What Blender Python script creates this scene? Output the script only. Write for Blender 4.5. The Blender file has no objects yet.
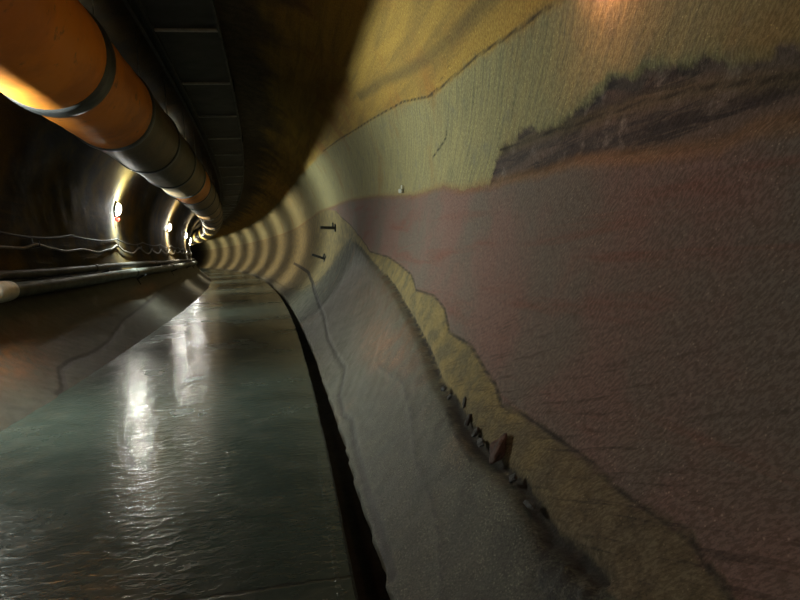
import bpy, bmesh, math, random
import numpy as np
from mathutils import Matrix, Vector
random.seed(7)
PI = math.pi
SC = bpy.context.scene
COL = SC.collection

# ------------------------------------------------------------------ layout (metres)
RC = 267.4            # the tunnel bends to the left with this radius
CX, ZC, R = -0.96, 1.85, 2.22     # bore centre (sideways from the reference line, height) and radius
FLOOR_L, FLOOR_R, ROCK_R = -2.19, 0.147, 0.272
LAMP_D1, LAMP_STEP = 13.67, 8.51
EYE = 1.2

def arc(s, off, z):
    a = s / RC
    return ((RC + off) * math.cos(a) - RC, (RC + off) * math.sin(a), z)

# ------------------------------------------------------------------ render set up
SC.view_settings.view_transform = 'Standard'
SC.view_settings.look = 'None'
SC.view_settings.gamma = 1.0
SC.view_settings.use_curve_mapping = False
SC.view_settings.exposure = 0.12
SC.cycles.use_denoising = True
SC.cycles.max_bounces = 10
SC.cycles.diffuse_bounces = 4
SC.cycles.glossy_bounces = 4
SC.cycles.sample_clamp_indirect = 4.0
SC.cycles.caustics_reflective = False
SC.cycles.caustics_refractive = False

# ------------------------------------------------------------------ object helpers
def tag(o, label=None, cat=None, group=None, kind=None):
    if label: o['label'] = label
    if cat: o['category'] = cat
    if group: o['group'] = group
    if kind: o['kind'] = kind
    return o

def empty(name, loc, label=None, cat=None, group=None):
    o = bpy.data.objects.new(name, None)
    o.empty_display_size = 0.1
    o.location = loc
    COL.objects.link(o)
    return tag(o, label, cat, group)

def link_mesh(name, me, mat, parent=None, smooth=True):
    o = bpy.data.objects.new(name, me)
    if mat: me.materials.append(mat)
    if smooth:
        me.polygons.foreach_set('use_smooth', [True] * len(me.polygons))
    COL.objects.link(o)
    if parent is not None:
        o.parent = parent
        o.matrix_parent_inverse = Matrix.Translation(parent.location).inverted()
    return o

def from_bm(name, bm, mat, parent=None, smooth=True, bevel=0.0):
    if bevel > 0:
        bmesh.ops.bevel(bm, geom=bm.edges[:], offset=bevel, segments=2, affect='EDGES')
    bmesh.ops.recalc_face_normals(bm, faces=bm.faces[:])
    me = bpy.data.meshes.new(name)
    bm.to_mesh(me); bm.free()
    return link_mesh(name, me, mat, parent, smooth)

def frame_at(s, off, z, th=None):
    """matrix whose Y runs along the tunnel; with th given, X points out of the rock (inwards) at that angle"""
    a = s / RC
    fwd = Vector((-math.sin(a), math.cos(a), 0)); side = Vector((math.cos(a), math.sin(a), 0)); up = Vector((0, 0, 1))
    if th is None:
        X, Z = side, up
    else:
        X = -(side * math.cos(th) + up * math.sin(th)); Z = fwd.cross(X) * -1
        Z = X.cross(fwd)
    m = Matrix((X, fwd, Z)).transposed().to_4x4()
    m.translation = Vector(arc(s, off, z))
    return m

def add_box(bm, m, cx, cy, cz, sx, sy, sz):
    return bmesh.ops.create_cube(bm, size=1.0, matrix=m @ Matrix.Translation((cx, cy, cz)) @ Matrix.Diagonal((sx, sy, sz, 1)))

def add_cyl(bm, m, r, h, seg=20, r2=None):
    return bmesh.ops.create_cone(bm, cap_ends=True, segments=seg, radius1=r, radius2=r if r2 is None else r2, depth=h, matrix=m)

def tube_mesh(name, path, rad, seg=12, caps=True):
    """path: list of Vectors; rad: number or list"""
    n = len(path)
    if not hasattr(rad, '__len__'): rad = [rad] * n
    vs, fs = [], []
    prev = None
    for i, p in enumerate(path):
        t = (path[min(i + 1, n - 1)] - path[max(i - 1, 0)]).normalized()
        ref = Vector((0, 0, 1)) if abs(t.z) < 0.9 else Vector((1, 0, 0))
        if prev is None:
            u = t.cross(ref).normalized()
        else:
            u = (prev - t * prev.dot(t)).normalized()
        prev = u
        v = t.cross(u)
        for k in range(seg):
            q = 2 * PI * k / seg
            vs.append(p + (u * math.cos(q) + v * math.sin(q)) * rad[i])
    for i in range(n - 1):
        for k in range(seg):
            a = i * seg + k; b = i * seg + (k + 1) % seg
            fs.append((a, b, b + seg, a + seg))
    if caps:
        fs.append(tuple(range(seg - 1, -1, -1)))
        fs.append(tuple((n - 1) * seg + k for k in range(seg)))
    me = bpy.data.meshes.new(name)
    me.from_pydata([tuple(v) for v in vs], [], fs)
    me.update()
    return me

# ------------------------------------------------------------------ node helpers
class NT:
    def __init__(self, name):
        self.mat = bpy.data.materials.new(name); self.mat.use_nodes = True
        self.t = self.mat.node_tree; self.t.nodes.clear()
        self.out = self.t.nodes.new('ShaderNodeOutputMaterial')
        self.b = self.t.nodes.new('ShaderNodeBsdfPrincipled')
        self.t.links.new(self.b.outputs[0], self.out.inputs[0])
    def n(self, kind, **kw):
        nd = self.t.nodes.new(kind)
        for k, v in kw.items(): setattr(nd, k, v)
        return nd
    def put(self, sock, v):
        if isinstance(v, bpy.types.NodeSocket): self.t.links.new(v, sock)
        elif v is not None: sock.default_value = v
    def attr(self, name, out=2):
        nd = self.n('ShaderNodeAttribute', attribute_name=name); return nd.outputs[out]
    def math(self, op, a, b=None, c=None, clamp=False):
        nd = self.n('ShaderNodeMath', operation=op, use_clamp=clamp)
        self.put(nd.inputs[0], a); self.put(nd.inputs[1], b)
        if c is not None: self.put(nd.inputs[2], c)
        return nd.outputs[0]
    def ramp01(self, x, lo, hi):
        nd = self.n('ShaderNodeMapRange', interpolation_type='SMOOTHSTEP', clamp=True)
        self.put(nd.inputs[0], x); nd.inputs[1].default_value = lo; nd.inputs[2].default_value = hi
        return nd.outputs[0]
    def lerp(self, x, a, b):
        nd = self.n('ShaderNodeMapRange', clamp=True)
        self.put(nd.inputs[0], x); nd.inputs[3].default_value = a; nd.inputs[4].default_value = b
        return nd.outputs[0]
    def noise(self, vec, scale, detail=3, rough=0.55, lac=2.0, dist=0.0):
        nd = self.n('ShaderNodeTexNoise'); self.put(nd.inputs['Vector'], vec)
        nd.inputs['Scale'].default_value = scale; nd.inputs['Detail'].default_value = detail
        nd.inputs['Roughness'].default_value = rough; nd.inputs['Lacunarity'].default_value = lac
        nd.inputs['Distortion'].default_value = dist
        return nd.outputs[0]
    def voronoi(self, vec, scale, feature='F1'):
        nd = self.n('ShaderNodeTexVoronoi', feature=feature); self.put(nd.inputs['Vector'], vec)
        nd.inputs['Scale'].default_value = scale
        return nd.outputs[0]
    def mapping(self, vec, rot=(0, 0, 0), scale=(1, 1, 1), loc=(0, 0, 0)):
        a = self.n('ShaderNodeMapping'); self.put(a.inputs[0], vec)
        a.inputs['Rotation'].default_value = rot; a.inputs['Scale'].default_value = scale; a.inputs['Location'].default_value = loc
        return a.outputs[0]
    def mix(self, f, a, b, blend='MIX'):
        nd = self.n('ShaderNodeMix', data_type='RGBA', blend_type=blend, clamp_factor=True)
        self.put(nd.inputs[0], f)
        for i, v in ((6, a), (7, b)):
            if isinstance(v, tuple): v = (*v, 1.0) if len(v) == 3 else v
            self.put(nd.inputs[i], v)
        return nd.outputs[2]
    def bump(self, h, strength, dist, normal=None):
        nd = self.n('ShaderNodeBump'); self.put(nd.inputs['Height'], h)
        self.put(nd.inputs['Strength'], strength); nd.inputs['Distance'].default_value = dist
        if normal is not None: self.put(nd.inputs['Normal'], normal)
        return nd.outputs[0]
    def fin(self, col=None, rough=None, normal=None, metal=None, spec=None, coat=None):
        i = self.b.inputs
        if col is not None: self.put(i['Base Color'], (*col, 1.0) if isinstance(col, tuple) and len(col) == 3 else col)
        if rough is not None: self.put(i['Roughness'], rough)
        if normal is not None: self.put(i['Normal'], normal)
        if metal is not None: self.put(i['Metallic'], metal)
        if spec is not None: self.put(i['Specular IOR Level'], spec)
        return self.mat

def simple(name, col, rough=0.6, metal=0.0, vary=0.35, scale=9.0, bump=0.15, col2=None):
    m = NT(name)
    g = m.n('ShaderNodeNewGeometry').outputs['Position']
    n1 = m.noise(g, scale, 5, 0.6)
    n2 = m.noise(g, scale * 9, 3)
    f = m.ramp01(n1, 0.35, 0.7)
    c = m.mix(f, col, col2 or tuple(x * (1 - vary) for x in col))
    r = m.lerp(n1, max(0.05, rough - 0.12), min(1, rough + 0.15))
    return m.fin(c, r, m.bump(n2, bump, 0.004), metal)

# ------------------------------------------------------------------ rock material
# strata boundaries and cracks, measured along the bore: (distance along the tunnel, angle in degrees round the bore, 0 = right spring line)
def sg(l): return [(s, a if a < 270 else a - 360) for s, a in l]
B1 = sg([(2.694, 9.97), (3.066, 10.63), (3.684, 11.96), (4.404, 12.59), (4.858, 13.3), (5.727, 17.54), (7.276, 21.9), (9.759, 27.96), (11.685, 31.65), (16, 36), (24, 38), (90, 38)])
V1 = sg([(2.9, 16.3), (3.352, 17.19), (3.975, 17.67), (4.561, 18.91), (5.262, 21.36), (5.966, 24.81), (7.2, 29)])
B2L = sg([(-14, 347), (0, 348.4), (1.321, 349.3), (1.469, 349.62), (1.577, 348.94), (1.95, 349.69), (2.523, 351.4), (2.896, 351.42), (3.312, 351.93), (3.652, 352.03), (4.259, 352.65), (4.707, 354.59), (5.877, 355.57), (7.983, 0.23 + 360), (10.689, 364.81), (16, 369), (24, 366), (90, 366)])
B2U = sg([(-14, 352), (0, 353), (1.348, 353.82), (1.473, 354.37), (1.555, 355.01), (1.681, 355.84), (1.823, 356.23), (1.867, 357.11), (2.015, 357.89), (2.083, 357.05), (2.265, 358.5), (2.452, 357.5), (2.741, 356.22), (3.203, 358.02), (3.45, 356.76), (3.6, 354.9), (3.66, 351.5), (3.8, 350), (90, 350)])
B3 = sg([(-14, 321), (0.2, 321), (1.028, 321.99), (1.136, 322.58), (1.199, 323.26), (1.305, 323.27), (1.481, 323.13), (1.598, 323.35), (1.841, 323.53), (2.081, 323.73), (2.432, 323.16), (2.599, 324.63), (2.815, 325.58), (3.16, 327.35), (3.675, 327.85), (3.964, 331.03), (4.316, 332.6), (4.854, 332.7), (5.262, 335.87), (6.786, 339.87), (8.127, 341.44), (10.818, 354), (13.0, 364), (15, 369), (24, 367), (90, 367)])
B4 = sg([(-14, 316), (0.2, 316.5), (1.28, 317.48), (1.371, 317.77), (1.5, 317.71), (1.629, 317.23), (1.752, 317.82), (1.93, 318.5), (2.201, 318.23), (2.402, 318.22), (2.631, 318.87), (2.935, 320.03), (3.264, 320.73), (3.631, 322.35), (4.052, 324.48), (4.707, 327.58), (5.386, 330.53), (6.595, 334.61), (9.348, 344.33), (10.6, 348.5), (11.6, 342), (13, 326), (15.5, 315), (19, 309), (90, 304)])
C5 = sg([(23, 332), (16.878, 327.26), (11.257, 315.64), (9.258, 313.55), (7.35, 309.5), (6.163, 309.2), (5.351, 309.6), (4.831, 305.76), (4.347, 304.72), (4.096, 305.94), (3.634, 305.06), (3.065, 304.61), (2.676, 304.46), (2.404, 304.39), (2.108, 304.06)])
R6 = sg([(4.567, 315.51), (3.796, 316.82), (3.318, 314.95), (3.018, 313.38), (2.696, 311.56), (2.325, 310.99), (2.089, 309.74), (1.81, 307.54)])
R7 = sg([(2.903, 319.65 - 0.6), (2.688, 318.38 - 0.6), (2.437, 317.61 - 0.6), (2.308, 317.36 - 0.6)])
CL = sg([(22, 214), (16.72, 216.83), (12.403, 223.23), (10.558, 225.31), (8.944, 230.21), (8.106, 231.08), (7.36, 229.8), (6.913, 230.64), (6.469, 235.88), (6.221, 236.59)])
D1 = sg([(4.541, 5.17), (4.599, 3.55), (4.791, 2.64), (5.065, 1.5)])
D2 = sg([(4.092, 14.56), (4.536, 13.51), (5.132, 10.97)])
DP1 = sg([(1.0, 351.6), (1.341, 352.3), (1.473, 352.92), (1.719, 354.02), (1.984, 354.73), (2.253, 355.21), (2.698, 355.89), (3.051, 356.37), (3.5, 356.67)])

def s_girth(m, v):
    q = m.n('ShaderNodeSeparateXYZ'); m.put(q.inputs[0], v); return q.outputs[1]

def rock_material():
    m = NT('tunnel_rock')
    sw = m.attr('bore', 1)                      # (s, girth, 0)
    f1, f2u, f2l, f3, f4 = (m.attr(k) for k in ('f_one', 'f_two_up', 'f_two_low', 'f_three', 'f_four'))
    dcr, ddark, dv, left, low = (m.attr(k) for k in ('crack', 'seamdark', 'vein', 'leftside', 'lowleft'))
    orange, mud = m.attr('orange_patch'), m.attr('mud_patch')
    nA = m.noise(sw, 1.1, 5, 0.6)               # large blotches
    nB = m.noise(sw, 5.5, 5, 0.65)
    nE = m.noise(sw, 16.0, 4, 0.6)              # edge wobble
    grain = m.noise(sw, 95.0, 4, 0.7)
    fine = m.noise(sw, 260.0, 2, 0.6)
    speck = m.noise(m.mapping(m.mapping(sw, (0, 0, math.radians(50))), (0, 0, 0), (0.40, 1.0, 1.0)), 105.0, 3, 0.65)
    # drag marks of the cutter head: stretched noise, two directions
    upv = m.mapping(m.mapping(sw, (0, 0, math.radians(49))), (0, 0, 0), (1.5, 18.0, 1.0))
    streak_up = m.noise(upv, 1.8, 4, 0.6)
    lov = m.mapping(m.mapping(sw, (0, 0, math.radians(20))), (0, 0, 0), (2.0, 26.0, 1.0))
    streak_lo = m.noise(lov, 1.6, 4, 0.62, 2.0, 0.3)
    bedv = m.mapping(sw, (0, 0, math.radians(-4)), (0.5, 6.0, 1.0))
    bed = m.noise(bedv, 1.3, 5, 0.6, 2.0, 0.6)
    wob = m.math('MULTIPLY', m.math('SUBTRACT', nE, 0.5), 0.07)
    wob2 = m.math('MULTIPLY', m.math('SUBTRACT', nB, 0.5), 0.16)
    def side(f, w, lo=-0.012, hi=0.012): return m.ramp01(m.math('ADD', f, w), lo, hi)
    yellow = m.mix(m.ramp01(bed, 0.35, 0.68), (0.47, 0.30, 0.075), (0.30, 0.20, 0.065))
    yellow = m.mix(m.ramp01(nA, 0.5, 0.7), yellow, (0.36, 0.19, 0.055))
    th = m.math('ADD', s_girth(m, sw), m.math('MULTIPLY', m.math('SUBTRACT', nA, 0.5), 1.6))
    yellow = m.mix(m.ramp01(th, 1.9, 2.7), yellow, m.mix(m.ramp01(nB, 0.35, 0.65), (0.13, 0.105, 0.075), (0.085, 0.072, 0.056)))  # crown painted darker grey-brown in place of the shade overhead
    green = m.mix(m.ramp01(streak_up, 0.36, 0.66), (0.345, 0.298, 0.145), (0.245, 0.224, 0.125))
    green = m.mix(m.ramp01(nA, 0.52, 0.72), green, (0.29, 0.20, 0.085))
    green = m.mix(m.math('MULTIPLY', m.ramp01(nB, 0.52, 0.75), 0.6), green, (0.19, 0.185, 0.15))
    purple = m.mix(m.ramp01(bed, 0.38, 0.62), (0.15, 0.108, 0.088), (0.060, 0.049, 0.048))
    purple = m.mix(m.ramp01(nB, 0.52, 0.70), purple, (0.21, 0.175, 0.15))
    bed2 = m.noise(m.mapping(sw, (0, 0, math.radians(-9)), (1.2, 9.0, 1.0)), 2.0, 5, 0.65, 2.0, 0.8)
    purple = m.mix(m.math('MULTIPLY', m.ramp01(bed2, 0.52, 0.64), 0.8), purple, (0.040, 0.034, 0.035))
    mauve = m.mix(m.ramp01(nA, 0.38, 0.62), (0.212, 0.130, 0.110), (0.170, 0.134, 0.112))
    mauve = m.mix(m.math('MULTIPLY', m.ramp01(bed, 0.5, 0.75), 0.75), mauve, (0.205, 0.088, 0.066))
    mauve = m.mix(m.math('MULTIPLY', m.ramp01(nB, 0.55, 0.8), 0.5), mauve, (0.13, 0.105, 0.085))
    seam = m.mix(m.ramp01(nB, 0.35, 0.65), (0.285, 0.215, 0.093), (0.16, 0.135, 0.080))
    s_along = m.n('ShaderNodeSeparateXYZ'); m.put(s_along.inputs[0], sw)
    seam = m.mix(m.math('MULTIPLY', m.math('SUBTRACT', 1.0, m.ramp01(m.math('ADD', s_along.outputs[0], m.math('MULTIPLY', nA, 3.0)), 2.8, 4.6)), 0.8), seam, m.mix(m.ramp01(nE, 0.4, 0.62), (0.165, 0.13, 0.09), (0.10, 0.075, 0.055)))
    lowc = m.mix(m.ramp01(nB, 0.35, 0.65), (0.108, 0.103, 0.074), (0.066, 0.065, 0.049))
    lowc = m.mix(m.ramp01(nA, 0.56, 0.72), lowc, (0.15, 0.105, 0.06))
    lowc = m.mix(m.math('MULTIPLY', m.math('MULTIPLY', orange, m.ramp01(nB, 0.30, 0.66)), 0.95), lowc, (0.24, 0.115, 0.05))
    c = m.mix(side(f4, wob), lowc, seam)
    c = m.mix(side(f3, wob, -0.02, 0.02), c, mauve)
    rim = m.math('SUBTRACT', 1.0, m.ramp01(m.math('ABSOLUTE', m.math('ADD', f2l, m.math('MULTIPLY', wob, 0.5))), 0.008, 0.055))
    purp_on = m.math('MULTIPLY', side(f2l, wob), 1.0)
    c = m.mix(purp_on, c, purple)
    c = m.mix(m.math('MULTIPLY', side(f2u, wob2, -0.02, 0.015), side(f2l, wob)), c, green)
    c = m.mix(m.math('MULTIPLY', rim, m.lerp(nB, 0.1, 0.75)), c, (0.25, 0.135, 0.055))
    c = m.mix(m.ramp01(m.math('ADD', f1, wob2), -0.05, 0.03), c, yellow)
    # left wall
    lc = m.mix(m.ramp01(nA, 0.40, 0.60), (0.105, 0.072, 0.020), (0.036, 0.034, 0.028))
    lc = m.mix(m.ramp01(bed, 0.5, 0.75), lc, (0.085, 0.058, 0.030))
    ll = m.mix(m.ramp01(nB, 0.35, 0.65), (0.075, 0.068, 0.052), (0.045, 0.044, 0.036))
    ll = m.mix(m.math('MULTIPLY', m.math('MULTIPLY', orange, m.ramp01(nB, 0.30, 0.66)), 0.95), ll, (0.20, 0.085, 0.03))
    lc = m.mix(low, lc, ll)
    c = m.mix(left, c, lc)
    # veins, cracks, mud
    c = m.mix(m.math('MULTIPLY', m.math('SUBTRACT', 1.0, m.ramp01(m.math('ADD', dv, m.math('MULTIPLY', wob, 0.5)), 0.01, 0.09)), 0.65), c, (0.15, 0.115, 0.055))
    # thin dark gouges at the lower right
    lowzone = m.math('MULTIPLY', m.math('SUBTRACT', 1.0, m.ramp01(f3, 0.05, 0.75)), m.math('SUBTRACT', 1.0, m.ramp01(s_along.outputs[0], 2.4, 4.2)))
    gouge = m.math('MULTIPLY', m.ramp01(streak_lo, 0.52, 0.68), lowzone)
    gouge = m.math('MULTIPLY', gouge, m.ramp01(m.math('ADD', f4, 0.05), -0.05, 0.1))
    c = m.mix(m.math('MULTIPLY', gouge, 0.55), c, (0.045, 0.036, 0.033))
    upstr = m.math('MULTIPLY', m.ramp01(streak_up, 0.55, 0.72), m.ramp01(f2l, -0.9, 0.1))
    c = m.mix(m.math('MULTIPLY', upstr, 0.30), c, (0.10, 0.08, 0.05))
    cw = m.math('ADD', dcr, m.math('MULTIPLY', wob, 0.20))
    c = m.mix(m.math('MULTIPLY', m.math('SUBTRACT', 1.0, m.ramp01(cw, 0.004, 0.022)), 0.85), c, (0.028, 0.024, 0.022))
    dk = m.math('SUBTRACT', 1.0, m.ramp01(m.math('ADD', ddark, m.math('MULTIPLY', wob, 0.9)), 0.0, 0.03))
    c = m.mix(m.math('MULTIPLY', dk, 0.9), c, (0.022, 0.018, 0.016))
    md = m.math('MULTIPLY', mud, m.ramp01(m.math('ADD', m.math('MULTIPLY', nE, 0.5), m.math('MULTIPLY', grain, 0.5)), 0.42, 0.52))
    c = m.mix(m.math('MULTIPLY', md, 0.9), c, (0.026, 0.023, 0.020))
    # speckle, then painted glints of light
    c = m.mix(m.math('MULTIPLY', m.ramp01(speck, 0.42, 0.58), 0.62), c, m.mix(1.0, c, (0.48, 0.46, 0.45), 'MULTIPLY'))
    c = m.mix(m.math('MULTIPLY', m.ramp01(grain, 0.50, 0.68), 0.40), c, m.mix(1.0, c, (0.45, 0.42, 0.40), 'MULTIPLY'))
    c = m.mix(m.math('MULTIPLY', m.ramp01(fine, 0.60, 0.76), 0.35), c, m.mix(1.0, c, (1.7, 1.7, 1.7), 'MULTIPLY'))
    glint_paint = m.voronoi(sw, 60.0)  # sparkle of lamp light painted into the colour as pale specks
    c = m.mix(m.math('MULTIPLY', m.math('SUBTRACT', 1.0, m.ramp01(glint_paint, 0.10, 0.22)), m.math('MULTIPLY', m.ramp01(nE, 0.42, 0.6), 0.55)), c, m.mix(1.0, c, (2.6, 2.7, 2.6), 'MULTIPLY'))
    wet_glint_paint = m.voronoi(sw, 105.0)
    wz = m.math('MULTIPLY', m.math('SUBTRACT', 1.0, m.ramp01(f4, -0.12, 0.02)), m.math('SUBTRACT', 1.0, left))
    c = m.mix(m.math('MULTIPLY', m.math('MULTIPLY', m.math('SUBTRACT', 1.0, m.ramp01(wet_glint_paint, 0.16, 0.38)), wz), m.ramp01(nE, 0.32, 0.6)), c, m.mix(1.0, c, (3.2, 3.3, 3.2), 'MULTIPLY'))  # glints of the wet rock brightened into its colour
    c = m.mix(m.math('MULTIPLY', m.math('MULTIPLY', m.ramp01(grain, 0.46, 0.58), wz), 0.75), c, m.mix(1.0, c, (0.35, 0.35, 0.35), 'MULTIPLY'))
    # wet below the seam
    wet = m.math('SUBTRACT', 1.0, m.ramp01(m.math('ADD', f4, wob2), -0.25, 0.08))
    wet = m.math('MULTIPLY', wet, m.math('SUBTRACT', 1.0, left))
    wet = m.math('MAXIMUM', wet, m.math('MULTIPLY', low, 0.75))
    rough = m.lerp(m.math('MULTIPLY', wet, m.lerp(nB, 0.7, 1.1)), 0.82, 0.36)
    dry = m.ramp01(f4, -0.05, 0.1)
    h = m.math('ADD', m.math('MULTIPLY', grain, 0.6), m.math('MULTIPLY', streak_lo, m.math('MULTIPLY', m.math('MULTIPLY', lowzone, dry), 1.3)))
    h = m.math('ADD', h, m.math('MULTIPLY', streak_up, m.math('MULTIPLY', m.ramp01(f2l, -0.9, 0.1), 0.55)))
    h = m.math('ADD', h, m.math('MULTIPLY', fine, m.lerp(wet, 0.2, 0.7)))
    h = m.math('ADD', h, m.math('MULTIPLY', nE, 0.35))
    nrm = m.bump(h, m.math('MULTIPLY', m.lerp(left, 0.8, 0.35), m.lerp(wet, 1.0, 1.25)), 0.008)
    return m.fin(c, rough, nrm, None, m.lerp(wet, 0.12, 0.6))

MAT_ROCK = rock_material()

# ------------------------------------------------------------------ the bored rock shell
def poly_dist(S, W, pts):
    P = np.array([(s, math.radians(a) * R) for s, a in pts])
    d = np.full(S.shape, 1e9)
    for i in range(len(P) - 1):
        a, b = P[i], P[i + 1]; ab = b - a; L2 = (ab ** 2).sum() + 1e-12
        t = np.clip(((S - a[0]) * ab[0] + (W - a[1]) * ab[1]) / L2, 0, 1)
        d = np.minimum(d, np.hypot(S - a[0] - t * ab[0], W - a[1] - t * ab[1]))
    return d

def above(S, W, pts):
    q = sorted(pts)
    return W - np.interp(S, [p[0] for p in q], [math.radians(p[1]) * R for p in q])

def sstep(x, a, b):
    t = np.clip((x - a) / (b - a), 0, 1); return t * t * (3 - 2 * t)

def build_shell():
    s_list = list(np.arange(-14, 0.9, 0.2)) + list(np.arange(0.9, 6.6, 0.022))
    st = 0.023
    while s_list[-1] < 125:
        s_list.append(s_list[-1] + st); st = min(st * 1.022, 0.40)
    th_list = list(np.arange(-74, 70, 0.57)) + list(np.arange(70, 140, 1.25)) + list(np.arange(140, 208, 0.9)) + list(np.arange(208, 240, 0.4)) + list(np.arange(240, 254.1, 0.9))
    s = np.array(s_list); th = np.radians(np.array(th_list))
    S, T = np.meshgrid(s, th, indexing='ij')
    W = T * R
    rng = np.random.default_rng(3)
    disp = np.zeros_like(S)
    for lo, hi, amp, n in ((0.3, 1.0, 0.010, 14), (2, 5, 0.002, 18), (8, 20, 0.0009, 22)):
        for _ in range(n):
            k = rng.uniform(lo, hi) * 2 * PI / 2; q = rng.uniform(0, 2 * PI); ph = rng.uniform(0, 2 * PI)
            disp += amp / math.sqrt(n) * 1.6 * np.sin(k * math.cos(q) * S + k * math.sin(q) * W + ph)
    f1, f2u, f2l, f3, f4 = (above(S, W, p) for p in (B1, B2U, B2L, B3, B4))
    right = (np.degrees(T) < 100).astype(float)
    crack = np.minimum.reduce([poly_dist(S, W, C5) - 0.008 - 0.004 * np.clip(S - 6, 0, 6), poly_dist(S, W, CL) - 0.032, poly_dist(S, W, B1[:-3]) + 0.004, poly_dist(S, W, B3[2:-3]) + 0.004,
                               poly_dist(S, W, D1) + 0.002, poly_dist(S, W, D2) + 0.010, poly_dist(S, W, DP1) + 0.006, poly_dist(S, W, R7) + 0.004,
                               poly_dist(S, W, R6) + 0.006])
    seamd = poly_dist(S, W, [p for p in B4 if 1.3 < p[0] < 9])
    seamdark = seamd - 0.020 * np.exp(-((S - 2.55) / 0.45) ** 2) - 0.010 * np.exp(-((S - 1.7) / 0.3) ** 2) + 0.002 * np.clip(S - 3.4, 0, 6)
    vein = np.minimum(poly_dist(S, W, V1), poly_dist(S, W, DP1) + 0.03)
    left = sstep(np.degrees(T), 96, 120)
    low = sstep(np.degrees(T), 203, 209)
    def blob(s0, a0, rs, rw):
        return np.exp(-((S - s0) / rs) ** 2 - ((W - math.radians(a0) * R) / rw) ** 2)
    orange = np.clip(1.1 * blob(4.8, -40.8, 1.0, 0.19) + 0.55 * blob(7.0, -32, 2.2, 0.35) + 0.8 * blob(14.5, -15, 2.0, 0.5) + 0.7 * blob(18.5, -18, 2.5, 0.4) + 1.1 * blob(6.3, 223, 0.9, 0.24) + 0.7 * blob(14.5, 214, 1.5, 0.15), 0, 1)
    mudp = np.clip(1.4 * blob(1.42, -44.2, 0.16, 0.075) + 1.3 * blob(1.2, -44.8, 0.18, 0.07) + 0.7 * blob(1.62, -43.9, 0.13, 0.04), 0, 1)
    # depth of the seams and joints
    groove = 0.008 * np.exp(-(poly_dist(S, W, C5) / 0.022) ** 2) + 0.005 * np.exp(-(poly_dist(S, W, CL) / 0.03) ** 2)
    groove += 0.030 * np.exp(-(seamd / 0.03) ** 2) * right
    groove += 0.008 * np.exp(-(poly_dist(S, W, B3[2:-3]) / 0.025) ** 2) + 0.006 * np.exp(-(poly_dist(S, W, B1[:-3]) / 0.03) ** 2)
    ridge = 0.005 * np.exp(-(poly_dist(S, W, R6) / 0.02) ** 2) + 0.004 * np.exp(-(poly_dist(S, W, R7) / 0.02) ** 2)
    band = sstep(f2l, -0.02, 0.02) * (1 - sstep(f2u, -0.02, 0.02)) * 0.016
    step = -0.020 * (1 - sstep(f4, -0.06, 0.02)) * right
    rr = R + disp + groove - ridge + band + step + 0.010 * mudp * rng.uniform(-1, 1, S.shape)
    wl = np.interp(s, np.arange(-20, 140, 0.12), rng.uniform(-0.012, 0.012, len(np.arange(-20, 140, 0.12))))[:, None]
    rr = rr + 0.16 * (1 - sstep(W - wl, math.radians(-57.9) * R, math.radians(-56.6) * R)) * (np.degrees(T) < 0)
    off = CX + rr * np.cos(T); z = ZC + rr * np.sin(T)
    a = S / RC
    P = np.stack([(RC + off) * np.cos(a) - RC, (RC + off) * np.sin(a), z], -1)
    N = np.cross(np.gradient(P, axis=0), np.gradient(P, axis=1))
    N /= np.linalg.norm(N, axis=-1, keepdims=True) + 1e-12
    cen = np.stack([(RC + CX) * np.cos(a) - RC, (RC + CX) * np.sin(a), np.full_like(a, ZC)], -1)
    if ((cen - P) * N).sum() < 0: N = -N
    f4 = f4 * (1 - 0.95 * sstep(S, 8.3, 10.4))
    attrs = dict(f_one=f1, f_two_up=f2u, f_two_low=f2l, f_three=f3, f_four=f4, crack=crack, seamdark=seamdark, vein=vein,
                 leftside=left, lowleft=low, orange_patch=orange, mud_patch=mudp)
    deg = np.degrees(th)
    cuts = [('wall_right', 0, int(np.searchsorted(deg, 70))), ('ceiling', int(np.searchsorted(deg, 70)), int(np.searchsorted(deg, 140))),
            ('wall_left', int(np.searchsorted(deg, 140)), len(deg) - 1)]
    for name, j0, j1 in cuts:
        sl = slice(j0, j1 + 1)
        p = P[:, sl].reshape(-1, 3); nr = N[:, sl].reshape(-1, 3)
        ns, nt = P.shape[0], j1 + 1 - j0
        idx = np.arange(ns * nt).reshape(ns, nt)
        quads = np.stack([idx[:-1, :-1], idx[:-1, 1:], idx[1:, 1:], idx[1:, :-1]], -1).reshape(-1, 4)
        v = p[quads[len(quads) // 2]]
        fn = np.cross(v[1] - v[0], v[2] - v[0])
        if fn @ nr[quads[len(quads) // 2][0]] < 0: quads = quads[:, ::-1]
        me = bpy.data.meshes.new(name)
        me.vertices.add(len(p)); me.vertices.foreach_set('co', p.astype(np.float32).ravel())
        me.loops.add(quads.size); me.loops.foreach_set('vertex_index', quads.astype(np.int32).ravel())
        me.polygons.add(len(quads)); me.polygons.foreach_set('loop_start', np.arange(0, quads.size, 4, dtype=np.int32))
        me.polygons.foreach_set('use_smooth', np.ones(len(quads), dtype=bool))
        me.update(calc_edges=True)
        for k, arr in attrs.items():
            at = me.attributes.new(k, 'FLOAT', 'POINT'); at.data.foreach_set('value', np.ascontiguousarray(arr[:, sl]).astype(np.float32).ravel())
        at = me.attributes.new('bore', 'FLOAT_VECTOR', 'POINT')
        at.data.foreach_set('vector', np.stack([S[:, sl], W[:, sl], np.zeros_like(W[:, sl])], -1).astype(np.float32).ravel())
        me.normals_split_custom_set_from_vertices(nr.astype(np.float32).tolist())
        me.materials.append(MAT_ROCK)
        o = bpy.data.objects.new(name, me); COL.objects.link(o)
        o['kind'] = 'structure'
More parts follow.
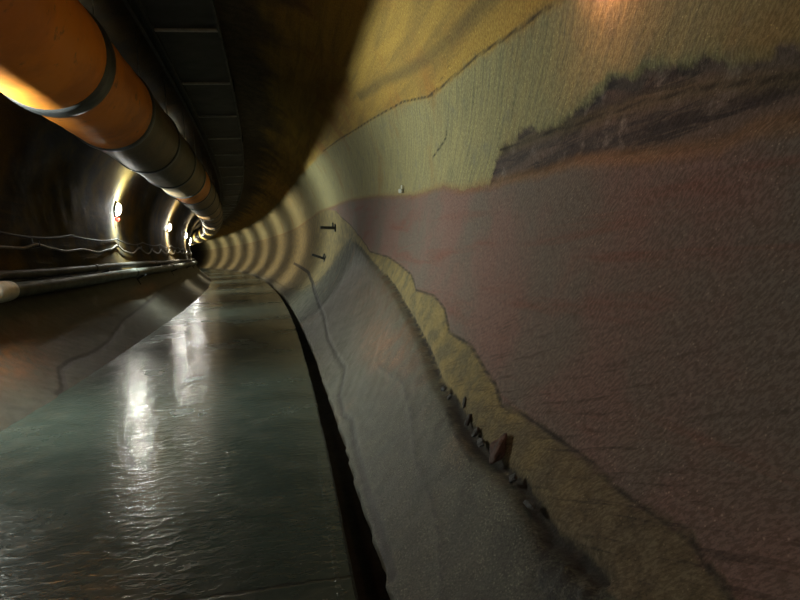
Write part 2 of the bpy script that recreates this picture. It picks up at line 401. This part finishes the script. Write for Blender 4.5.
    lab = {'wall_right': 'curved bored rock wall on the right with mauve, green and yellow strata', 'ceiling': 'dark curved rock crown overhead',
           'wall_left': 'dark curved rock wall on the left carrying lamps and pipes'}
    for k, v in lab.items(): tag(bpy.data.objects[k], v, 'wall' if 'wall' in k else 'ceiling')
build_shell()

# ------------------------------------------------------------------ wet concrete floor
def floor_material():
    m = NT('wet_concrete')
    v = m.attr('road', 1)                       # (sideways, along, 0)
    big = m.noise(v, 0.9, 5, 0.6, 2.0, 0.4)
    mid = m.noise(v, 4.5, 5, 0.62)
    rip = m.noise(m.mapping(v, (0, 0, math.radians(8)), (1.0, 2.0, 1.0)), 9.0, 4, 0.62, 2.0, 0.5)
    fine = m.noise(v, 70, 3, 0.65)
    sweep = m.noise(m.mapping(v, (0, 0, math.radians(-28)), (7, 0.7, 1)), 1.0, 4, 0.6)
    c = m.mix(m.ramp01(big, 0.25, 0.75), (0.048, 0.062, 0.052), (0.027, 0.036, 0.031))
    c = m.mix(m.math('MULTIPLY', m.ramp01(mid, 0.45, 0.7), 0.5), c, (0.075, 0.08, 0.066))
    c = m.mix(m.math('MULTIPLY', m.ramp01(sweep, 0.5, 0.8), 0.25), c, (0.085, 0.09, 0.078))
    c = m.mix(m.math('MULTIPLY', m.ramp01(fine, 0.55, 0.75), 0.35), c, (0.045, 0.048, 0.043))
    # transverse joints every 5 m
    sep = m.n('ShaderNodeSeparateXYZ'); m.put(sep.inputs[0], v)
    x, y = sep.outputs[0], sep.outputs[1]
    yw = m.math('ADD', y, m.math('MULTIPLY', m.math('SUBTRACT', rip, 0.5), 0.05))
    fr = m.math('ABSOLUTE', m.math('SUBTRACT', m.math('FRACT', m.math('DIVIDE', m.math('ADD', yw, 0.3), 5.0)), 0.5))
    joint = m.math('SUBTRACT', 1.0, m.ramp01(fr, 0.0008, 0.0035))
    c = m.mix(m.math('MULTIPLY', joint, 0.7), c, (0.02, 0.02, 0.018))
    # row of tamping marks close to the right edge
    dx = m.math('ABSOLUTE', m.math('SUBTRACT', x, FLOOR_R - 0.065))
    dot = m.math('ABSOLUTE', m.math('SUBTRACT', m.math('FRACT', m.math('DIVIDE', y, 0.045)), 0.5))
    dots = m.math('MULTIPLY', m.math('SUBTRACT', 1.0, m.ramp01(dx, 0.004, 0.011)), m.math('SUBTRACT', 1.0, m.ramp01(dot, 0.15, 0.32)))
    dots = m.math('MULTIPLY', dots, m.math('SUBTRACT', 1.0, m.ramp01(y, 3.2, 3.8)))
    pud = m.ramp01(m.noise(v, 0.8, 2, 0.5), 0.25, 0.75)
    glit = m.noise(m.mapping(v, (0, 0, math.radians(8)), (1.0, 1.7, 1.0)), 12.0, 2, 0.5, 2.0, 0.5)
    rough = m.lerp(m.math('ADD', m.math('MULTIPLY', pud, 0.5), m.math('MULTIPLY', mid, 0.5)), 0.12, 0.35)
    h = m.math('ADD', m.math('MULTIPLY', rip, 0.12), m.math('MULTIPLY', fine, 0.05))
    h = m.math('ADD', h, m.math('MULTIPLY', m.math('MULTIPLY', glit, glit), 1.1))
    h = m.math('SUBTRACT', h, m.math('MULTIPLY', joint, 0.5))
    h = m.math('ADD', h, m.math('MULTIPLY', dots, 0.5))
    nrm = m.bump(h, 0.6, 0.0075)
    return m.fin(c, rough, nrm, None, 0.5)

def build_floor():
    zr = lambda o: ZC - math.sqrt(max(0, R * R - (o - CX) ** 2)) + 0.015
    top = [FLOOR_L + 0.0 + (FLOOR_R - 0.012 - FLOOR_L) * i / 16 for i in range(17)]
    prof = [(o, 0.006 * math.sin(PI * i / 16)) for i, o in enumerate(top)] + [(FLOOR_R, -0.012), (FLOOR_R, -0.30)]
    prof += [(CX, -0.48), (FLOOR_L + 0.15, -0.22)]
    ss = list(np.arange(-14, 0.5, 0.5)) + list(np.arange(0.5, 12, 0.1)) + list(np.arange(12, 125, 0.5))
    rnd = random.Random(5)
    vs, fs, road = [], [], []
    n = len(prof)
    wob = 0
    for s in ss:
        wob = 0.8 * wob + rnd.uniform(-0.0022, 0.0022)
        for i, (o, z) in enumerate(prof):
            oo = o + (wob if i in (16, 17, 18) else 0)
            vs.append(arc(s, oo, z)); road.append((oo, s, z))
    for k in range(len(ss) - 1):
        for i in range(n):
            a = k * n + i; b = k * n + (i + 1) % n
            fs.append((a, a + n, b + n, b))
    fs.append(tuple(range(n))); fs.append(tuple((len(ss) - 1) * n + i for i in reversed(range(n))))
    me = bpy.data.meshes.new('floor'); me.from_pydata(vs, [], fs); me.update()
    at = me.attributes.new('road', 'FLOAT_VECTOR', 'POINT'); at.data.foreach_set('vector', np.array(road, dtype=np.float32).ravel())
    bm = bmesh.new(); bm.from_mesh(me); bmesh.ops.recalc_face_normals(bm, faces=bm.faces[:]); bm.to_mesh(me); bm.free()
    me.materials.append(floor_material())
    o = bpy.data.objects.new('floor', me); COL.objects.link(o)
    tag(o, 'wet dark grey concrete invert slab running away down the tunnel', 'floor', kind='structure')
    # black silt painting the shade of the drain gap between slab and rock
    vs, fs = [], []
    pr = [(FLOOR_R - 0.03, -0.130), (FLOOR_R + 0.03, -0.134), (FLOOR_R + 0.08, -0.130), (FLOOR_R + 0.14, -0.11)]
    for s in ss:
        for o_, z in pr: vs.append(arc(s, o_, z + rnd.uniform(-0.008, 0.008)))
    for k in range(len(ss) - 1):
        for i in range(3):
            a = k * 4 + i; fs.append((a, a + 1, a + 5, a + 4))
    me = bpy.data.meshes.new('gap_shade_infill'); me.from_pydata(vs, [], fs); me.update()
    s_ = link_mesh('gap_shade_infill', me, simple('gap_shade_black', (0.016, 0.014, 0.012), 0.8, 0, 0.5, 20, 0.5))
    tag(s_, 'black silt lying in the narrow gap between floor slab and right wall', 'silt', kind='stuff')  # black strip stands in for the shade of the gap
build_floor()

# ------------------------------------------------------------------ shared materials
M_STEEL = simple('dull_steel', (0.20, 0.20, 0.19), 0.45, 0.7, 0.4, 14)
M_BAR = simple('galvanised_bar', (0.42, 0.42, 0.42), 0.5, 0.3, 0.3, 14)
M_DARK = simple('dark_painted_steel', (0.042, 0.046, 0.050), 0.55, 0.2, 0.4, 5)
M_PAN = simple('black_tray_sheet', (0.022, 0.025, 0.028), 0.6, 0.1, 0.4, 3)
M_PIPE = simple('pale_grey_pipe', (0.095, 0.105, 0.09), 0.58, 0.0, 0.45, 4)
M_PIPE2 = simple('brown_grey_pipe', (0.055, 0.05, 0.042), 0.6, 0.0, 0.5, 4)
M_WHITE = simple('dirty_white_plastic', (0.62, 0.62, 0.55), 0.45, 0, 0.3, 8)
M_CABLE = simple('pale_cable_sheath', (0.22, 0.20, 0.17), 0.5, 0, 0.4, 6)
M_CABLE2 = simple('black_cable_sheath', (0.03, 0.03, 0.03), 0.5, 0, 0.4, 6)
M_RED = simple('red_plastic', (0.55, 0.03, 0.02), 0.4)
M_RUST = simple('rusty_stain_rock', (0.085, 0.038, 0.026), 0.75, 0, 0.6, 30, 0.6, (0.03, 0.02, 0.016))
M_MUD = simple('black_mud', (0.022, 0.018, 0.016), 0.6, 0, 0.5, 40, 0.6)

def duct_mat(name, c1, c2):
    m = NT(name)
    g = m.n('ShaderNodeNewGeometry').outputs['Position']
    n1 = m.noise(g, 1.6, 5, 0.62); n2 = m.noise(g, 14, 4, 0.6); n3 = m.noise(g, 5, 4, 0.7)
    c = m.mix(m.ramp01(n1, 0.38, 0.66), c1, c2)
    c = m.mix(m.math('MULTIPLY', m.ramp01(n3, 0.58, 0.7), 0.5), c, (0.11, 0.075, 0.045))
    r = m.lerp(n2, 0.42, 0.65)
    return m.fin(c, r, m.bump(n2, 0.2, 0.006), None, 0.5)
M_ORANGE = duct_mat('orange_duct_sheet', (0.84, 0.285, 0.03), (0.62, 0.20, 0.03))
M_YELLOW = duct_mat('faded_yellow_duct_sheet', (0.34, 0.24, 0.045), (0.24, 0.17, 0.04))
M_OLIVE = duct_mat('dirty_ochre_duct_sheet', (0.17, 0.105, 0.04), (0.10, 0.07, 0.036))
M_OLIVE2 = duct_mat('sooty_duct_sheet', (0.12, 0.08, 0.036), (0.075, 0.058, 0.034))
M_BAND = simple('grey_duct_band', (0.075, 0.08, 0.085), 0.4, 0.1, 0.4, 7)

# ------------------------------------------------------------------ ventilation duct
D_OFF, D_Z, D_R = -1.857, 3.005, 0.484
def duct_path(s0, s1, step):
    n = max(2, int(round((s1 - s0) / step)) + 1)
    return [Vector(arc(s0 + (s1 - s0) * i / (n - 1), D_OFF, D_Z)) for i in range(n)], n
duct = empty('ventilation_duct', arc(6, D_OFF, D_Z - D_R), 'big round orange and ochre ventilation duct slung along the upper left', 'duct')
joints = [-14.0, -11.0, -8.0, -5.0, -2.5, 0.3, 3.1, 5.95, 7.9, 10.0, 12.2, 14.3, 16.1, 18.2]
while joints[-1] < 84: joints.append(joints[-1] + 2.6)
for i in range(len(joints) - 1):
    s0, s1 = joints[i], joints[i + 1]
    path, n = duct_path(s0, s1, 0.16)
    prof = [D_R - 0.006 * math.sin(PI * k / (n - 1)) + (0.004 if k % 4 == 0 else 0) for k in range(n)]
    if s1 < 6: mt = M_ORANGE
    elif abs(s0 - 5.95) < .1: mt = M_ORANGE
    elif abs(s0 - 14.3) < .1: mt = M_ORANGE
    elif s0 > 30: mt = M_YELLOW
    else: mt = (M_OLIVE, M_OLIVE2, M_OLIVE, M_OLIVE)[i % 4]
    sec = link_mesh('duct_section', tube_mesh('duct_section', path, prof, 56, False), mt, duct)
    if mt is M_ORANGE: sec['label'] = 'clean bright orange duct section'
for i, s0 in enumerate(joints[:-1]):
    w = 0.13 if abs(s0 - 5.95) < .1 else 0.075
    ss = [s0 - w - .004, s0 - w, s0 - w * .5, s0 + w * .5, s0 + w, s0 + w + .004]
    rr = [D_R - 0.02, D_R + 0.014, D_R + 0.02, D_R + 0.02, D_R + 0.014, D_R - 0.02]
    link_mesh('joint_band', tube_mesh('joint_band', [Vector(arc(q, D_OFF, D_Z)) for q in ss], rr, 56, False), M_BAND, duct)
for s0 in [x + 0.35 for x in joints[3:20]]:
    for sx in (-0.3, 0.3):
        bm = bmesh.new()
        o = D_OFF + sx
        z0 = D_Z + math.sqrt(D_R ** 2 - sx ** 2) - 0.01
        z1 = ZC + math.sqrt(R * R - (o - CX) ** 2) + 0.02
        p = Vector(arc(s0, o, (z0 + z1) / 2))
        add_cyl(bm, Matrix.Translation(p), 0.008, z1 - z0, 8)
        from_bm('hanger_rod', bm, M_STEEL, duct)

# ------------------------------------------------------------------ overhead tray
T_L, T_R_, T_Z = -1.39, -0.53, 3.84
tray = empty('overhead_cable_tray', arc(8, (T_L + T_R_) / 2, T_Z), 'long black ladder-like cable tray with pale crossbars under the crown', 'cable tray')
def strip(name, prof, mat, s0=-14, s1=84, step=0.5):
    vs, fs = [], []
    n = len(prof); k = int((s1 - s0) / step) + 1
    for i in range(k):
        s = s0 + (s1 - s0) * i / (k - 1)
        for o, z in prof: vs.append(arc(s, o, z))
    for i in range(k - 1):
        for j in range(n):
            a = i * n + j; b = i * n + (j + 1) % n
            fs.append((a, b, b + n, a + n))
    fs.append(tuple(range(n))); fs.append(tuple((k - 1) * n + j for j in reversed(range(n))))
    bm = bmesh.new()
    me = bpy.data.meshes.new(name); me.from_pydata(vs, [], fs)
    bm.from_mesh(me); bpy.data.meshes.remove(me)
    return from_bm(name, bm, mat, tray, False)
strip('tray_pan', [(T_L + .03, T_Z + .045), (T_R_ - .03, T_Z + .045), (T_R_ - .03, T_Z + .055), (T_L + .03, T_Z + .055)], M_PAN)
for a, b in ((T_L - 0.02, T_L + 0.02), (T_L + .10, T_L + .125), (T_R_ - .03, T_R_ + .0)):
    r_ = strip('side_rail', [(a, T_Z - .01), (b, T_Z - .01), (b, T_Z + .07), (a, T_Z + .07)], M_DARK)
s0 = 5.55 - 2.35 * 4
first_bar = None
bar_s = []
while s0 < 80:
    bar_s.append(s0); s0 += 2.33
for q in bar_s:
    bm = bmesh.new()
    add_box(bm, frame_at(q, (T_L + T_R_) / 2 + .05, T_Z), 0, 0, 0.012, T_R_ - T_L - .13, 0.055, 0.022)
    from_bm('crossbar', bm, M_BAR, tray, False)
for q in bar_s[::2]:
    for o in (T_L, T_R_ + .005):
        bm = bmesh.new()
        z1 = ZC + math.sqrt(R * R - (o - CX) ** 2) + 0.03
        add_box(bm, frame_at(q + .5, o, (T_Z + z1) / 2), 0, 0, 0, 0.02, 0.05, z1 - T_Z)
        from_bm('hanger_strap', bm, M_DARK, tray, False)
for k in range(14):
    q = 5.4 + k * 0.9
    bm = bmesh.new(); add_box(bm, frame_at(q, T_R_ - .02, T_Z), 0.0, 0, 0.02, 0.035, 0.07, 0.05)
    from_bm('rail_clip', bm, M_DARK, tray, False, 0.004)

# ------------------------------------------------------------------ lamps along the left wall
LAMP_Z = 2.29
LTH = PI - math.asin((LAMP_Z - ZC) / R)
LOFF = CX + R * math.cos(LTH)
def lens_material():
    m = NT('lit_lamp_lens')
    m.fin((0.9, 0.9, 0.85), 0.3)
    m.b.inputs['Emission Color'].default_value = (1.0, 0.97, 0.86, 1)
    m.b.inputs['Emission Strength'].default_value = 190.0
    return m.mat
M_LENS = lens_material()
LAMP_W = 540.0
AXIS_POWER = 2.4
def tube_distribution(ld, k):
    """photometric curve of a short tube in a trough reflector lying along the tunnel: strong across the bore, weak along it"""
    ld.use_nodes = True
    t = ld.node_tree
    em = next(n for n in t.nodes if n.type == 'EMISSION')
    tc = t.nodes.new('ShaderNodeTexCoord'); sp = t.nodes.new('ShaderNodeSeparateXYZ')
    t.links.new(tc.outputs['Normal'], sp.inputs[0])
    sq = t.nodes.new('ShaderNodeMath'); sq.operation = 'MULTIPLY'
    t.links.new(sp.outputs[1], sq.inputs[0]); t.links.new(sp.outputs[1], sq.inputs[1])
    om = t.nodes.new('ShaderNodeMath'); om.operation = 'SUBTRACT'; om.inputs[0].default_value = 1.0; om.use_clamp = True
    t.links.new(sq.outputs[0], om.inputs[1])
    pw = t.nodes.new('ShaderNodeMath'); pw.operation = 'POWER'; pw.inputs[1].default_value = k
    t.links.new(om.outputs[0], pw.inputs[0]); t.links.new(pw.outputs[0], em.inputs['Strength'])
proto_lamp = None
names = {0: None, 1: 'round white lamp nearest the camera on the left wall, with red plug',
         2: 'second white lamp along the left wall, in an orange ring of light',
         3: 'third white lamp along the left wall, just before the bend',
         4: 'fourth and farthest visible white lamp, at the bend of the left wall'}
for k in range(-2, 9):
    s = LAMP_D1 + (k - 1) * LAMP_STEP
    M = frame_at(s, LOFF, LAMP_Z, LTH)
    lab = names.get(k) or ('round white lamp on the left wall beside or behind the camera' if k < 1 else 'round white lamp on the left wall hidden beyond the bend')
    lp = empty('wall_lamp', M.translation, lab, 'lamp', 'lamps strung along the left wall')
    RY = Matrix.Rotation(PI / 2, 4, 'Y')
    bm = bmesh.new(); add_cyl(bm, M @ Matrix.Translation((0.02, 0, 0)) @ RY, 0.155, 0.05, 28, 0.14)
    from_bm('lamp_housing', bm, M_STEEL, lp, True, 0.004)
    bm = bmesh.new()
    bmesh.ops.create_uvsphere(bm, u_segments=20, v_segments=10, radius=0.125, matrix=M @ Matrix.Translation((0.045, 0, 0)) @ Matrix.Diagonal((0.55, 1, 1, 1)))
    from_bm('lamp_lens', bm, M_LENS, lp)
    bm = bmesh.new(); add_box(bm, M, 0.0, 0, 0.18, 0.03, 0.05, 0.12)
    from_bm('lamp_bracket', bm, M_DARK, lp, False, 0.004)
    if k == 1:
        bm = bmesh.new(); add_box(bm, M, 0.06, 0.02, -0.20, 0.07, 0.07, 0.075)
        o = from_bm('plug', bm, M_RED, lp, False, 0.01); o['label'] = 'red plug hanging below the lamp'
    ld = bpy.data.lights.new('lamp_light', 'POINT'); ld.energy = LAMP_W; ld.shadow_soft_size = 0.05
    ld.color = (0.88, 1.0, 0.90) if k < 2 else (1.0, 0.90, 0.66)
    tube_distribution(ld, AXIS_POWER)
    lo = bpy.data.objects.new('lamp_light', ld); COL.objects.link(lo)
    lo.parent = lp; lo.matrix_parent_inverse = Matrix.Translation(lp.location).inverted()
    ml = M.copy(); ml.translation = M @ Vector((0.155, 0, 0)); lo.matrix_basis = ml

# small warm lamp clamped to the rock just above the frame, upper right
HS, HT = 2.22, math.radians(8.6)
M = frame_at(HS, CX + R * math.cos(HT), ZC + R * math.sin(HT), HT)
lp = empty('work_light', M.translation, 'small orange work light clamped to the upper right rock', 'lamp')
bm = bmesh.new(); add_cyl(bm, M @ Matrix.Translation((0.06, 0.0, -0.24)) @ Matrix.Rotation(PI / 2, 4, 'Y'), 0.035, 0.06, 16)
from_bm('lamp_housing', bm, M_DARK, lp, True, 0.004)
bm = bmesh.new(); add_box(bm, M, 0.015, 0, -0.24, 0.05, 0.02, 0.02)
from_bm('lamp_bracket', bm, M_DARK, lp, False, 0.003)
ld = bpy.data.lights.new('lamp_light', 'POINT'); ld.energy = 7.5; ld.shadow_soft_size = 0.02; ld.color = (1.0, 0.42, 0.22)
lo = bpy.data.objects.new('lamp_light', ld); COL.objects.link(lo)
lo.parent = lp; lo.matrix_parent_inverse = Matrix.Translation(lp.location).inverted(); lo.location = M @ Vector((0.055, 0, -0.05))

# ------------------------------------------------------------------ pipes on the left wall
def wall_pt(s, deg, inset):
    t = math.radians(deg)
    return Vector(arc(s, CX + (R - inset) * math.cos(t), ZC + (R - inset) * math.sin(t)))
def pipe(name, deg, inset, rad, mat, label, coup, s0=-14, s1=78):
    root = empty(name, wall_pt(8, deg, inset) - Vector((0, 0, rad)), label, 'pipe')
    path = [wall_pt(s0 + (s1 - s0) * i / 160, deg + 0.25 * math.sin(i * .35), inset) for i in range(161)]
    link_mesh('pipe_run', tube_mesh('pipe_run', path, rad, 22), mat, root)
    for q in coup:
        ss = [q - .094, q - .09, q - .06, q + .06, q + .09, q + .094]
        rr = [rad * .98, rad * 1.14, rad * 1.2, rad * 1.2, rad * 1.14, rad * .98]
        link_mesh('coupling', tube_mesh('coupling', [wall_pt(x, deg, inset) for x in ss], rr, 22), mat, root)
        bm = bmesh.new(); Mx = frame_at(q + .6, CX + R * math.cos(math.radians(deg)), ZC + R * math.sin(math.radians(deg)), math.radians(deg))
        add_box(bm, Mx, inset * .5, 0, -rad - .02, inset + rad * 2, .05, .03); add_box(bm, Mx, 0.0, 0, -rad - .08, .03, .05, .16)
        from_bm('support_bracket', bm, M_DARK, root, False, .004)
    return root, deg, inset, rad
low_pipe = pipe('water_pipe', 204.6, 0.125, 0.082, M_PIPE, 'fat pale grey pipe along the left wall, the lower of the two', [-6, 1.5, 13.6, 19.5, 25.5, 31, 37])
pipe('conduit_pipe', 199.4, 0.085, 0.055, M_PIPE2, 'thinner brown grey pipe along the left wall above the fat one', [-3, 5, 11, 17, 23, 29, 35])
# pale end fitting on the fat pipe at the left frame edge
root = low_pipe[0]
ss = [6.75, 6.8, 6.95, 7.12, 7.2, 7.21]; rr = [.085, .105, .112, .108, .10, .083]
o = link_mesh('end_fitting', tube_mesh('end_fitting', [wall_pt(x, 204.6, .125) for x in ss], rr, 24), M_WHITE, root)
o['label'] = 'off-white rounded fitting'

# ------------------------------------------------------------------ cables
def cable(name, base, amp, rad, mat, label, pts=None, s1=70, seed=1, sag=2.1):
    rnd = random.Random(seed)
    path = []
    hooks = []
    if pts:
        P = sorted(pts)
        for i in range(len(P) - 1):
            for j in range(6):
                t = j / 6; t = t
                tt = t * t * (3 - 2 * t)
                path.append(wall_pt(P[i][0] + (P[i + 1][0] - P[i][0]) * t, P[i][1] + (P[i + 1][1] - P[i][1]) * tt, 0.045))
        s = P[-1][0]; a0 = P[-1][1]
        hooks = [q for q in P if q[1] < 189.5]
    else:
        s = -6; a0 = base
    first = True
    while s < s1:
        span = sag * rnd.uniform(.8, 1.2); d = amp * rnd.uniform(.7, 1.2); a1 = base + rnd.uniform(-.4, .4)
        hooks.append((s, a0))
        for j in range(10):
            t = j / 10
            path.append(wall_pt(s + span * t, a0 + (a1 - a0) * t + d * 4 * t * (1 - t), 0.045))
        s += span; a0 = a1
    o = link_mesh(name, tube_mesh(name, path, rad, 8), mat)
    tag(o, label, 'cable')
    return hooks
WAVY = [(5.2, 189.2), (6.4, 190.8), (7.812, 190.43), (8.319, 190.63), (8.854, 189.16), (9.373, 190.43), (9.931, 191.48), (10.873, 190.55), (11.729, 191.8), (12.748, 190.24), (13.4, 188.0), (14.04, 191.12), (14.715, 192.23), (15.919, 188.39)]
hk = cable('slack_cable', 188.6, 3.2, 0.017, M_CABLE, 'pale slack cable hanging in loops along the left wall above the pipes', WAVY)
hk2 = cable('black_cable', 184.6, 2.0, 0.014, M_CABLE2, 'thin black cable looped along the left wall just under the lamps', None, seed=4, sag=2.8)
hk = [h for i, h in enumerate(sorted(hk)) if 8 < h[0] < 45 and (i == 0 or h[0] - sorted(hk)[i - 1][0] > 0.8)][:12]
for j, (s, a) in enumerate(hk):
    Mx = frame_at(s, CX + R * math.cos(math.radians(a)), ZC + R * math.sin(math.radians(a)), math.radians(a))
    bm = bmesh.new()
    add_box(bm, Mx, 0.035, 0, -0.03, 0.10, 0.022, 0.018); add_box(bm, Mx, 0.078, 0, 0.0, 0.014, 0.022, 0.07); add_box(bm, Mx, 0.0, 0, 0.03, 0.02, 0.05, 0.13)
    o = from_bm('cable_hook', bm, M_DARK, None, False, 0.003)
    tag(o, 'small dark steel hook carrying the pale cable on the left wall', 'hook', 'hooks holding the pale cable')

# ------------------------------------------------------------------ fixings and debris on the right wall
def bracket(s, deg, label, tilt):
    t = math.radians(deg)
    Mx = frame_at(s, CX + R * math.cos(t), ZC + R * math.sin(t), t) @ Matrix.Rotation(tilt, 4, 'X')
    root = empty('steel_bracket', Mx.translation, label, 'bracket')
    bm = bmesh.new(); add_box(bm, Mx, 0.0, 0.0, 0, 0.03, 0.10, 0.16)
    from_bm('wall_plate', bm, M_DARK, root, False, 0.004)
    bm = bmesh.new(); add_box(bm, Mx, 0.15, 0, 0, 0.32, 0.07, 0.055)
    from_bm('bracket_arm', bm, M_DARK, root, False, 0.004)
    bm = bmesh.new(); add_cyl(bm, Mx @ Matrix.Translation((0.05, 0, -.06)), 0.018, 0.10, 10)
    from_bm('bolt', bm, M_DARK, root)
bracket(14.17, -22.3, 'dark steel bracket sticking out of the right wall, the lower of two', 0.0)
bracket(13.2, -4.9, 'dark steel bracket sticking out of the right wall, the upper of two', 0.1)

def clump(name, s, deg, size, mat, label, cat, seed, group=None, rot=0.0, jag=0.35, lift=0.3):
    t = math.radians(deg)
    rnd = random.Random(seed)
    Mx = frame_at(s, CX + R * math.cos(t), ZC + R * math.sin(t), t) @ Matrix.Rotation(rot, 4, 'X') @ Matrix.Translation((size[0] * lift - .0, 0, 0))
    bm = bmesh.new()
    bmesh.ops.create_icosphere(bm, subdivisions=3, radius=0.5)
    ks = [(Vector((rnd.uniform(-1, 1), rnd.uniform(-1, 1), rnd.uniform(-1, 1))) * rnd.uniform(4, 14), rnd.uniform(0, 6)) for _ in range(10)]
    for v in bm.verts:
        d = sum(math.sin(k.dot(v.co) + p) for k, p in ks) / 10
        v.co *= 1 + jag * d * 1.6 + rnd.uniform(-.05, .05)
        v.co = Vector((v.co.x * size[0], v.co.y * size[1], v.co.z * size[2]))
    bmesh.ops.transform(bm, matrix=Mx, verts=bm.verts[:])
    o = from_bm(name, bm, mat, None, False)
    return tag(o, label, cat, group)
clump('rust_clump', 2.19, -40.5, (0.045, 0.085, 0.125), M_RUST, 'rust-brown ragged lump standing in the yellow seam of the right wall', 'lump', 3, rot=0.75, jag=0.45)
for j, (s, a, sz, r_) in enumerate([(2.60, -40.5, (.03, .035, .09), .6), (2.46, -40.9, (.03, .05, .07), .2), (2.77, -39.2, (.02, .03, .11), 1.0), (3.12, -39.5, (.025, .06, .05), 0), (2.36, -41.3, (.03, .08, .05), 0), (2.98, -39.9, (.022, .05, .04), .3), (1.98, -41.6, (.025, .05, .05), .2), (1.8, -42.1, (.022, .09, .035), .1)]):
    clump('mud_lump', s, a, tuple(q * .72 for q in sz), M_MUD, 'small black mud lump stuck along the seam in the right wall', 'lump', 20 + j, 'mud lumps along the seam', r_)
# white survey peg
t = math.radians(-2.1)
Mx = frame_at(6.41, CX + R * math.cos(t), ZC + R * math.sin(t), t)
peg = empty('survey_peg', Mx.translation, 'tiny white survey peg on the green rock of the right wall', 'peg')
bm = bmesh.new(); add_cyl(bm, Mx @ Matrix.Translation((0.02, 0, 0)) @ Matrix.Rotation(PI / 2, 4, 'Y'), 0.022, 0.05, 14)
from_bm('peg_body', bm, M_WHITE, peg, True, 0.003)
bm = bmesh.new(); add_box(bm, Mx, 0.012, 0.01, -0.035, 0.01, 0.035, 0.05)
from_bm('peg_tab', bm, M_WHITE, peg, False, 0.002)

# ------------------------------------------------------------------ world and camera
w = bpy.data.worlds.new('dim_tunnel_air'); SC.world = w; w.use_nodes = True
w.node_tree.nodes['Background'].inputs[0].default_value = (0.55, 0.65, 0.62, 1)
w.node_tree.nodes['Background'].inputs[1].default_value = 0.10

yaw, pitch, roll = 0.1663, 0.0868, 0.0601
cy, sy, cp, sp, cr, sr = math.cos(yaw), math.sin(yaw), math.cos(pitch), math.sin(pitch), math.cos(roll), math.sin(roll)
fwd = Vector((sy * cp, cy * cp, -sp)); up0 = Vector((sy * sp, cy * sp, cp)); right0 = Vector((cy, -sy, 0))
rt = right0 * cr - up0 * sr; up = right0 * sr + up0 * cr
cam = bpy.data.cameras.new('camera'); co = bpy.data.objects.new('camera', cam); COL.objects.link(co)
mw = Matrix((rt, up, -fwd)).transposed().to_4x4(); mw.translation = Vector((0, 0, EYE))
co.matrix_world = mw
cam.sensor_width = 36.0; cam.lens = 620 / 800 * 36; cam.clip_start = 0.02; cam.clip_end = 300
SC.camera = co
